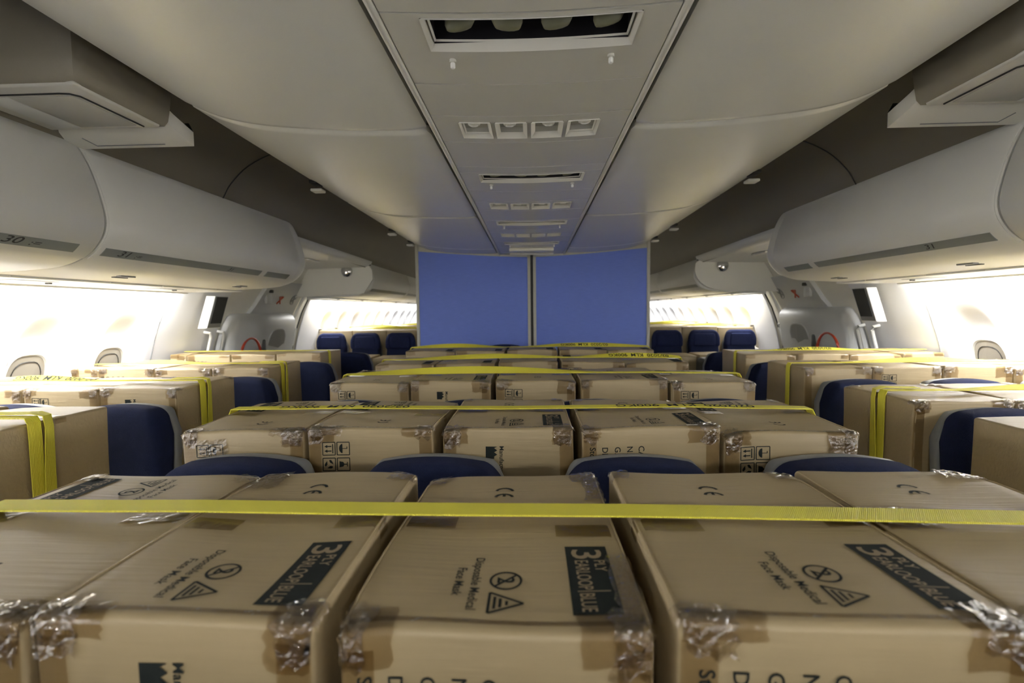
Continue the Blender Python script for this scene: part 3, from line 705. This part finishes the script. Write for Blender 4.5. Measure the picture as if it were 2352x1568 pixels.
# ================================================================== CARTONS
class Carton:
    def __init__(s,x0,x1,y0,y1,z0,z1,seed,rough=1.0,r=.009):
        s.c=Vector(((x0+x1)/2,(y0+y1)/2,z0)); s.hx=(x1-x0)/2; s.hy=(y1-y0)/2; s.h=z1-z0; s.r=r
        R=random.Random(seed); s.R=R; s.ph=[R.uniform(0,6.28) for _ in range(8)]; s.amp=rough
        s.crush=[(R.choice((-1,1))*s.hx,R.choice((-1,1))*s.hy,R.uniform(.002,.008)) for _ in range(2)]
        s.sag=R.uniform(.0,.004)
        s.tl=(R.uniform(-.012,.012),R.uniform(-.012,.012))
    def deform(s,p):
        a=s.amp; x,y,z=p; t=max(0,(z-(s.h-.25))/.25)
        dz=a*(.0022*math.sin(9*x+s.ph[0])*math.sin(8*y+s.ph[1])+.0012*math.sin(23*x+14*y+s.ph[2])) - a*s.sag*(1-(x/s.hx)**2)*(1-(y/s.hy)**2)
        dz+=x*s.tl[0]+y*s.tl[1]
        for cx,cy,d in s.crush:
            q=math.hypot(x-cx,y-cy); dz-=a*d*math.exp(-(q/.032)**2)
        dx=a*.003*math.sin(7*z+s.ph[3])*math.sin(9*y+s.ph[4])*(x/s.hx); dy=a*.004*math.sin(8*x+s.ph[5])*math.sin(10*z+s.ph[6])*(1 if y>0 else -1)*min(1,abs(y)/s.hy)
        return Vector((x+dx,y+dy,z+dz*t))
    def surf(s,face,u,v,off=.0011):
        """point on a face: 'top' (x,y), 'front' (x,z); values beyond an edge wrap round it"""
        hx,hy,h=s.hx+off,s.hy+off,s.h+off
        if face=='top':
            x,y,z=u,v,h
            if y<-s.hy: z=h-(-s.hy-y); y=-hy
            if x<-s.hx: z=h-(-s.hx-x); x=-hx
            if x>s.hx: z=h-(x-s.hx); x=hx
        elif face=='front': x,y,z=u,-hy,v
        elif face=='left': x,y,z=-hx,u,v
        else: x,y,z=hx,u,v
        r=s.r+off; c=Vector((max(-(hx-r),min(hx-r,x)),max(-(hy-r),min(hy-r,y)),max(r,min(h-r,z)))); d=Vector((x,y,z))-c
        q=c+d.normalized()*r if d.length>1e-9 else Vector((x,y,z))
        return s.deform(q)
    def make(s,name,label,group,n=10):
        s.root=empty(name,s.c); tag(s.root,label,'carton',group)
        o=MB(); rgrid(o,s.hx,s.hy,s.h,s.r,s.deform,n,n,max(6,n)); weld(o,'carton_body','card',s.root,55)
        return s
    def patch(s,face,u0,u1,v0,v1,nm,mat,nu=6,nv=6,off=.0011,jit=0,ragged=0,parent=None):
        o=MB(); rows=[]
        for a in range(nv+1):
            row=[]
            for b2 in range(nu+1):
                u=u0+(u1-u0)*b2/nu; v=v0+(v1-v0)*a/nv
                if ragged and b2 in (0,nu): u+=s.R.uniform(-ragged,ragged)
                if ragged and a in (0,nv): v+=s.R.uniform(-ragged,ragged)
                row.append(s.surf(face,u,v,off+(s.R.uniform(0,jit) if jit else 0)))
            rows.append(row)
        o.grid(rows); return o.build(nm,mat,parent or s.root,smooth=0 if jit else 60,fix=False)
    def text(s,face,txt,u,v,size,mat,flip=1,parent=None,nm='printed_lettering',sx=1.0,off=.0016,center=False):
        """flip=1: reads towards the front edge, letter tops to +x;  flip=-1: turned round"""
        V,Fc,wd=text2d(txt); o=MB(); o0=-wd/2 if center else 0
        for vx,vy in V:
            o.v.append(s.surf(face,u+flip*vy*size, v-flip*(vx+o0)*size*sx, off))
        o.f=list(Fc); return o.build(nm,mat,parent or s.root,smooth=0,fix=False)
    def strokes(s,face,polys,nm,mat,parent=None,wd=.0015,off=.0014):
        """polylines drawn as flat strokes"""
        o=MB()
        for pl in polys:
            for a,b2 in zip(pl,pl[1:]):
                dx,dy=b2[0]-a[0],b2[1]-a[1]; l=math.hypot(dx,dy) or 1; n=(-dy/l*wd,dx/l*wd)
                o.face([s.surf(face,a[0]+n[0],a[1]+n[1],off),s.surf(face,b2[0]+n[0],b2[1]+n[1],off),s.surf(face,b2[0]-n[0],b2[1]-n[1],off),s.surf(face,a[0]-n[0],a[1]-n[1],off)])
        return o.build(nm,mat,parent or s.root,smooth=0,fix=False)
    def fill(s,face,polys,nm,mat,parent=None,off=.0014):
        o=MB()
        for pl in polys: o.face([s.surf(face,a,b2,off) for a,b2 in pl])
        return o.build(nm,mat,parent or s.root,smooth=0,fix=False)
    # ---- printed sets
    def top_print(s,f=1,dim=False,lod=0):
        """f=1: CE mark at the back, dark panel front right; f=-1: the same turned half round"""
        U=lambda x:f*x
        hx,hy=s.hx,s.hy; ink='ink'
        # panel 0.050 x 0.140
        pu0,pu1=U(hx-.076),U(hx-.024); pv0,pv1=f*(-hy+.028),f*(-hy+.170)
        p=s.patch('top',pu0,pu1,pv0,pv1,'printed_panel',ink,6,8,.0011)
        if lod<2:
            def lt(t,u,v,size,length):
                s.text('top',t,U(hx-u),f*(-hy+.170-v),size,'lettertan',f,p,'panel_lettering',length/(text2d(t)[2]*size))
            lt('3',.068,.006,.052,.026); lt('PLY',.043,.035,.019,.026); lt('EARLOOP',.066,.035,.023,.063); lt('BLUE',.066,.104,.023,.033)
            s.strokes('top',[[(U(hx-.068),f*(-hy+.069)),(U(hx-.032),f*(-hy+.069))]],'panel_lettering','lettertan',p,.0008,.0017)
        # circled crossed 2 and triangle
        cx,cy=U(hx-.148),f*(-hy+.092); R=.0175
        if lod<2:
            s.strokes('top',[[(cx+R*math.cos(t*PI/14),cy+R*math.sin(t*PI/14)) for t in range(29)],[(cx+R*.7,cy+R*.7),(cx-R*.7,cy-R*.7)]],'printed_mark',ink)
            s.text('top','2',cx-f*.0095,cy+f*.0075,.028,ink,f)
            ty=f*(-hy+.048); tr=[(cx+f*.021,ty),(cx-f*.016,ty+.019),(cx-f*.016,ty-.019),(cx+f*.021,ty)]
            s.strokes('top',[tr,[(cx-f*.010,ty+.011),(cx-f*.010,ty-.011)],[(cx-f*.004,ty+.008),(cx-f*.004,ty-.008)],[(cx+f*.003,ty+.004),(cx+f*.003,ty-.004)]],'printed_mark',ink)
            s.text('top','Disposable Medical',U(hx-.187),f*(-hy+.088),.0155,ink,f,None,'printed_lettering',.92,center=True)
            s.text('top','Face Mask',U(hx-.206),f*(-hy+.088),.0155,ink,f,None,'printed_lettering',.92,center=True)
            # CE mark as arcs
            cu,cv=U(-.010),f*(hy-.094)
            pl=[]
            for q,(dv) in enumerate((.014,-.012)):
                c0=cv+f*dv-f*.006
                pl.append([(cu+.0145*math.cos(t),c0+f*.0145*math.sin(t)) for t in [PI*.06+PI*.88*k/10 for k in range(11)]])
                if q==1: pl.append([(cu,c0+f*.0145),(cu,c0+f*.004)])
            s.strokes('top',pl,'printed_mark',ink,None,.0025)
    def front_text(s,k='A',lod=0):
        hx,h=s.hx,s.h
        if k=='A':
            for q,(t,u) in enumerate((('CARTON',.142),('N. W',.113),('G. W',.082),('DIMENSION',.050),('Storage',.019))):
                s.text('front',t,-hx+u,h-.046,.021,'ink',1)
        elif k=='B':
            for (i,j) in ((0,0),(1,0),(0,1),(1,1)):
                u0=-hx+.040+.038*i; z1=h-.036-.041*j; a=.0165; cu,cz=u0+a,z1-a
                s.strokes('front',[[(cu-a,cz-a),(cu+a,cz-a),(cu+a,cz+a),(cu-a,cz+a),(cu-a,cz-a)]],'pictogram_frame','ink',None,.0011)
                if i==0 and j==0:
                    pl=[]
                    for dz in (.006,-.006):
                        pl+= [[(cu-.012,cz+dz),(cu-.004,cz+dz+.0042),(cu-.004,cz+dz-.0042)],[(cu-.006,cz+dz-.0014),(cu+.007,cz+dz-.0014),(cu+.007,cz+dz+.0014),(cu-.006,cz+dz+.0014)]]
                    pl.append([(cu+.009,cz-.012),(cu+.0115,cz-.012),(cu+.0115,cz+.012),(cu+.009,cz+.012)])
                    s.fill('front',pl,'pictogram','ink')
                elif i==1 and j==0:
                    s.fill('front',[[(cu-.002,cz-.012)]+[(cu-.002-.009*math.sin(t),cz-.012*math.cos(t)) for t in [PI*k2/10 for k2 in range(1,10)]]+[(cu-.002,cz+.012)],[(cu-.002,cz-.0008),(cu+.011,cz-.0008),(cu+.011,cz+.0008),(cu-.002,cz+.0008)],[(cu+.009,cz),(cu+.011,cz),(cu+.011,cz+.005),(cu+.009,cz+.005)]],'pictogram','ink')
                elif i==0:
                    s.fill('front',[[(cu+.011*math.cos(t+q)*k2,cz+.011*math.sin(t+q)*k2) for k2,q in ((1,0),(1,.8),(1.15,1.2),(1,1.6),(.45,1.1),(.6,.4))] for t in (0,2.09,4.19)],'pictogram','ink')
                else:
                    s.fill('front',[[(cu-.011,cz-.008),(cu-.011,cz+.008),(cu-.001,cz+.006),(cu+.002,cz+.0012),(cu+.009,cz+.0012),(cu+.009,cz+.006),(cu+.011,cz+.006),(cu+.011,cz-.006),(cu+.009,cz-.006),(cu+.009,cz-.0012),(cu+.002,cz-.0012),(cu-.001,cz-.006)]],'pictogram','ink')
        elif k=='C':
            u=-hx+.112; z=h-.046
            s.fill('front',[[(u,z),(u+.030,z),(u+.022,z-.004),(u+.030,z-.010),(u+.022,z-.015),(u+.030,z-.021),(u+.022,z-.026),(u+.022,z-.032),(u,z-.032)]],'factory_pictogram','ink')
            s.text('front','Manufacturer',u+.036,z+.002,.016,'ink',1)
    def tapes(s,lod=0,film=True):
        hx,hy,h=s.hx,s.hy,s.h; R=s.R
        wrap=lambda a,b2:(a,b2)
        for sx in (-1,1):
            w0=R.uniform(.035,.085); t0=R.uniform(.008,.035); f0=R.uniform(.02,.06)
            u0,u1=(-hx,-hx+w0) if sx<0 else (hx-w0,hx)
            s.patch('top',u0,u1,-hy-f0,-hy+t0,'packing_tape','tape',5,9,.0012,.0006 if lod<2 else 0,.003)
            if lod<2:
                s.patch('front',(-hx if sx<0 else hx-.036),(-hx+.036 if sx<0 else hx),h-.30,h-.02,'packing_tape','tape',2,6,.0015)
                v=R.uniform(-.03,.04)
                s.patch('top',(-hx-.02 if sx<0 else hx-R.uniform(.06,.10)),(-hx+R.uniform(.06,.10) if sx<0 else hx+.02),v-.018,v+.018,'packing_tape','tape',6,2,.0013)
                if film:
                    a=R.uniform(.03,.055)
                    s.patch('top',(-hx-.012 if sx<0 else hx-a),(-hx+a if sx<0 else hx+.012),-hy-R.uniform(.03,.05),-hy+R.uniform(.02,.04),'crinkled_tape','film',7,8,.0016,.0042,.006)
                    if R.random()<.6:
                        a=R.uniform(.03,.05)
                        s.patch('top',(-hx-.01 if sx<0 else hx-a),(-hx+a if sx<0 else hx+.01),hy-.05,hy-.004,'crinkled_tape','film',6,5,.0014,.003,.005)
    def creases(s):
        hx,hy=s.hx,s.hy
        s.patch('top',-hx+.006,hx-.006,-hy+.012,-hy+.019,'fold_line','fold',10,1,.0005)
        # raised flap edges along both sides
        for sx in (-1,1):
            o=MB(); pts=[s.surf('top',sx*(hx-.002),-hy+.012+(2*hy-.024)*k/10,.0016) for k in range(11)]
            o.tube(pts,.0013,5); o.build('flap_edge','card',s.root,60)
BOTTOM=.505
CX_=[ # centre rows: x edges, y0, y1, tops
 ([-.855,-.512,-.200,.133,.472,.790],.452,.900,[1.243,1.249,1.240,1.252,1.247]),
 ([-.935,-.595,-.240,.120,.478,.818],1.235,1.655,[1.243,1.246,1.246,1.248,1.238]),
 ([-.868,-.520,-.160,.196,.566,.92],2.025,2.44,[1.252,1.256,1.257,1.257,1.245]),
 ([-.930,-.572,-.205,.165,.535,.90],2.815,3.23,[1.243,1.243,1.250,1.250,1.240]),
 ([-.955,-.575,-.190,.198,.550,.895],3.60,4.01,[1.252,1.254,1.258,1.254,1.250])]
KINDS=[[('-',-1),('C',1),('A',1),('A',1),('-',1)],
       [('B',-1),('B',-1),('C',1),('A',1),('B',-1)],
       [('B',-1),('C',1),('B',-1),('-',1),('B',-1)],
       [('A',1),('A',1),('B',-1),('B',-1),('-',1)],
       [('A',1),('A',1),('A',1),('C',1),('-',1)]]
CART={}
for k in range(5):       # unseen carton row, added to shade the front faces behind it
    x=-.86+.345*k
    c=Carton(x,x+.335,-.36,.06,BOTTOM,1.235,60+k,.8); c.make('mask_carton','unseen added mask carton, %s from the %s, centre row sixth before the blue partition'%(ORD[k],BIN30),'cartons on the centre seats',5)
for k,x in enumerate(CENTER_SEAT_X):  # seats of that unseen row, likewise added for the shade they cast
    place_seat(pA,x,.10,-.006,'unseen added navy seat, %s from the %s, centre row sixth before the blue partition'%(ORD[k],BIN30),'centre block seats')
for r,(xe,y0,y1,zt) in enumerate(CX_):
    for k in range(5):
        gap=.005 if not(r==0 and k==2) else .006
        lab='brown mask carton, %s from the %s, centre row %s before the blue partition'%(ORD[k],BIN30,ORD[4-r])
        yo=random.uniform(-.006,.006)
        c=Carton(xe[k]+gap,xe[k+1]-gap-(.012 if k in (1,2) else 0),y0+yo,y1+yo,BOTTOM,zt[k],100*r+k,1.0 if r<3 else .8)
        lod=0 if r<2 else 1 if r<4 else 2
        c.make('mask_carton',lab,'cartons on the centre seats',(14,12,8,6,5)[r])
        fk,f=KINDS[r][k]
        c.top_print(f,lod=lod if r<3 else 2)
        if fk!='-': c.front_text(fk)
        c.tapes(lod,film=r<3)
        if r<3: c.creases()
        CART[(r,k)]=c
# extra crinkled tape on the cartons that show it
for (r,k,face,u0,u1,v0,v1) in ((0,1,'top',-1.03,-.62,.60,.98),(0,2,'top',.80,1.05,.45,.99),(0,2,'top',.82,1.05,-.90,-.35),(0,4,'top',.55,1.0,.80,1.0),(0,4,'top',-.98,-.55,-.02,.22),
                              (1,0,'front',-.72,-.25,-.022,-.066),(1,4,'front',.55,.97,-.010,-.060),(1,1,'top',-.95,-.45,-1.10,-.92),(1,0,'top',.45,1.0,-1.08,-.90)):
    c=CART[(r,k)]
    va,vb=(v0*c.hy,v1*c.hy) if face=='top' else (c.h+v1,c.h+v0)
    c.patch(face,u0*c.hx,u1*c.hx,va,vb,'crinkled_tape','film',9,9,.0018,.0035,.004)
# side blocks: four cartons across
for s,YB,XX,ZZ,sd in ((-1,L_YB,L_X,L_Z,BIN30),(1,R_YB,R_X,R_Z,OPP)):
    for r,yb in enumerate(YB):
        wd=.335
        for k in range(4):
            if k==3 and r==0: continue
            xa=abs(XX[r])+k*(wd+.008); xb=xa+wd
            if xb>2.725: xb=2.725
            x0,x1=(-xb,-xa) if s<0 else (xa,xb)
            z=ZZ[r]+random.uniform(-.006,.006)
            c=Carton(x0,x1,yb-.405,yb-random.uniform(0,.012),BOTTOM,z,7000+s*500+10*r+k,.9)
            c.make('mask_carton','brown carton, %s from the aisle, %s row before the exit door, %s'%(ORD[k],ORD[3-r],sd),'cartons on the side seats',8 if r<3 else 6)
            kind={(-1,1,1):'B',(-1,1,0):'C',(-1,2,2):'A',(-1,3,2):'A',(1,2,1):'B',(1,3,1):'A'}.get((s,r,k))
            if kind: c.front_text(kind)
            c.tapes(1 if r<3 else 2,film=(r in (1,2)))
# low cartons on the first seats behind the doors, tall ones further back
for s,sd in ((-1,BIN30),(1,OPP)):
    for k,(x0,x1,zt) in enumerate(((1.46,1.80,1.03),(1.83,2.15,1.04),(2.20,2.54,1.04))):
        a,b2=(-x1,-x0) if s<0 else (x0,x1)
        c=Carton(a,b2,5.40,5.79,BOTTOM+.03,zt,9000+s*50+k,.6); c.make('low_carton','low brown carton on the %s winged-headrest seat from the aisle, %s'%(ORD[k],sd),'low cartons behind the exits',4)
    for q,yy in enumerate((6.12,6.92,7.72,8.52)):
        for k in range(3):
            xa=1.42+.435*k; xb=xa+.43
            a,b2=(-xb,-xa) if s<0 else (xa,xb)
            c=Carton(a,b2,yy,yy+.40,BOTTOM+.08,1.315+random.uniform(-.008,.008)-.0*q,9500+s*300+10*q+k,.7)
            c.make('tall_carton','tall brown carton, %s from the aisle in rear cabin row %s, %s'%(ORD[k],['one','two','three','four'][q],sd),'tall cartons of the rear cabin',4)
# dark equipment box on the floor beside the aisle behind the doors
for s,sd in ((-1,BIN30),(1,OPP)):
    eb=empty('equipment_box',(s*1.86,5.15,0)); tag(eb,'dark grey rounded equipment box standing behind the last row before the exit, '+sd,'equipment box','equipment boxes')
    o=MB(); rgrid(o,.12,.14,1.03,.05,lambda p:Vector((p.x*(1-.08*max(0,p.z-.6)),p.y,p.z)),3,3,4); weld(o,'box_body','darkgrey',eb)
    o=MB(); o.bbox((-.07,-.149,.80),(.07,-.135,.96),.006); o.build('box_panel','shell',eb)

# ================================================================== STRAPS
WEB=.043
def strap(name,label,pts,group,texts=(),width=WEB):
    """pts: (x,y,z, wx,wy,wz) centre line and width direction; texts: (x position of the right end, size)"""
    root=empty(name,(pts[len(pts)//2][0],pts[len(pts)//2][1],pts[len(pts)//2][2])); tag(root,label,'strap',group)
    O=Vector(root.location); rows=[]
    Pn=[]
    for k,p in enumerate(pts):
        c=Vector(p[:3]); wv=Vector(p[3:]).normalized()
        a=Vector(pts[max(0,k-1)][:3]); b2=Vector(pts[min(len(pts)-1,k+1)][:3]); t=(b2-a).normalized(); n=t.cross(wv).normalized()
        Pn.append((c,wv,n)); h=width/2; th=.0012
        rows.append([c-wv*h+n*th-O,c+wv*h+n*th-O,c+wv*h-n*th-O,c-wv*h-n*th-O])
    o=MB(); o.prism(rows); web=o.build('webbing','strap',root,smooth=50)
    for (xr,size) in texts:
        top=[q for q in Pn if abs(q[2].z)>.5]; top.sort(key=lambda q:q[0].x); xw=xr
        for word in ('02/2020','KLM','900KG'):
            V,Fc,wd=text2d(word); o=MB(); out=[]
            for vx,vy in V:
                x=xw-vx*size; v=-(vy-.35)*size
                for a,b2 in zip(top,top[1:]):
                    if a[0].x<=x<=b2[0].x:
                        t=(x-a[0].x)/(b2[0].x-a[0].x); c=a[0].lerp(b2[0],t); wv=a[1].lerp(b2[1],t).normalized(); n=a[2].lerp(b2[2],t).normalized()
                        if n.z<0: n=-n
                        break
                else: c,wv,n=top[-1]; n=n if n.z>0 else -n
                out.append(c+wv*v+n*.0022-O)
            o.v=out; o.f=list(Fc); o.build('strap_lettering','ink',web,smooth=0,fix=False); xw-=(wd+.55)*size
    return root
def across(xa,xb,y,ztop,twists=(),slope=0.0,n=48,zfun=None,down=(True,True),dz_down=.72,ya=None):
    """strap lying over the carton tops from xa to xb, hanging down at the ends"""
    pts=[]
    for k in range(n+1):
        x=xa+(xb-xa)*k/n; th=0
        for (c,hw,deg) in twists:
            q=abs(x-c)/hw
            if q<1: th+=deg*smooth01(1-q)**.8
        th=math.radians(th); yy=y+slope*(x-xa)/(xb-xa)
        z=(zfun(x) if zfun else ztop)+.0045+WEB/2*math.sin(th)
        pts.append((x,yy,z,0,math.cos(th),math.sin(th)))
    def drop(x,yy,sgn):
        out=[]
        for q,dx,dz in ((0,.004,-.004),(1,.008,-.012),(2,.009,-.05),(3,.009,-.15),(4,.010,-.30),(5,.010,-dz_down)):
            out.append((x+sgn*dx,yy,ztop+dz,0,1,0))
        return out
    if down[0]: pts=drop(xa,pts[0][1],-1)[::-1]+pts
    if down[1]: pts=pts+drop(xb,pts[-1][1],1)
    return pts
def top_fun(r):
    def f(x):
        z=0
        for k in range(5):
            c=CART[(r,k)]
            lx=max(-c.hx+.015,min(c.hx-.015,x-c.c.x)); 
            if abs(x-c.c.x)<=c.hx+.02:
                z=max(z,c.c.z+c.surf('top',lx,0.0,0).z, c.c.z+c.surf('top',lx,.03,0).z,c.c.z+c.surf('top',lx,-.03,0).z)
        return z+.001 if z else CX_[r][3][2]
    return f
twists=[[],[],[(-.30,.62,42)],[(-.30,.55,36),(.62,.40,38)],[(-.62,.42,42),(.45,.55,42)]]
txts=[[],[(-.10-.28,.045),(.66,.045)],[],[(.83,.040)],[(.585,.040)]]
yst=[(.716,-.032),(1.478,-.01),(2.215,0),(3.0,0),(3.80,0)]
for r in range(5):
    xe=CX_[r][0]; f=top_fun(r)
    zf=[f(xe[0]+(xe[5]-xe[0])*k/60) for k in range(61)]
    zf=[max(zf[max(0,k-7):k+8]) for k in range(61)]; zf=[sum(zf[max(0,k-7):k+8])/len(zf[max(0,k-7):k+8]) for k in range(61)]
    def zfun(x,zf=zf,xe=xe):
        t=(x-xe[0])/(xe[5]-xe[0])*60; i=max(0,min(59,int(t))); return zf[i]+(zf[i+1]-zf[i])*(t-i)+.0015
    strap('cargo_strap','yellow webbing strap over the cartons of the centre row, %s before the blue partition'%ORD[4-r],
          across(xe[0]+.0,xe[5]-.0,yst[r][0],zf[0],twists[r],yst[r][1],60,zfun),'yellow cargo straps',txts[r])
for s,YB,XX,ZZ,sd in ((-1,L_YB,L_X,L_Z,BIN30),(1,R_YB,R_X,R_Z,OPP)):
    for r,yb in enumerate(YB):
        xa,xb=abs(XX[r]),min(2.71,abs(XX[r])+1.36); z=ZZ[r]+.010
        y=yb-.255
        tw={(-1,1):[(-2.25,.30,35)],(-1,2):[(-2.3,.3,30)],(1,1):[(1.95,.35,28)],(1,2):[(2.1,.45,34)],(1,3):[(1.95,.35,30)]}.get((s,r),[])
        tx={(-1,1):[(-1.98,.042)],(1,3):[(2.08,.040)]}.get((s,r),[])
        if s<0: pts=across(-xb,-xa,y,z,tw,0,48,None,(False,True))
        else: pts=across(xa,xb,y,z,tw,0,48,None,(True,False))
        strap('cargo_strap','yellow webbing strap over the %s carton row before the exit door, %s'%(ORD[3-r],sd),pts,'yellow cargo straps',tx,.038)
        # loose tail of the strap hanging beside it on the aisle side
        if (s,r) in ((-1,0),(-1,1),(-1,2),(1,1)):
            x=s*xa; off=-s*.016; q=[]
            for t,(dy,dz,dx,tw_) in enumerate(((.026,.010,s*.14,0),(.028,.011,s*.06,0),(.031,.012,s*.015,.1),(.034,.004,off*.8,.3),(.036,-.03,off,.3),(.032,-.10,off*1.05,.2),(.028,-.2,off*1.05,.1),(.024,-.34,off*1.0,.0))):
                q.append((x+dx,y+dy,z+dz,tw_*s,1,0))
            strap('strap_tail','loose yellow strap tail hanging off the %s row before the exit door, %s'%(ORD[3-r],sd),q,'loose strap tails',(),.036)
    for q_,yy in enumerate((6.32,7.12,7.92)):
        a,b2=(-2.70,-1.43) if s<0 else (1.43,2.70)
        strap('cargo_strap','yellow webbing strap over rear cabin carton row %s, %s'%(['one','two','three'][q_],sd),
              across(a,b2,yy,1.326,[((a+b2)/2+.25*(-1)**q_,.45,40)],0,30,None,(False,False)),'yellow cargo straps of the rear cabin')
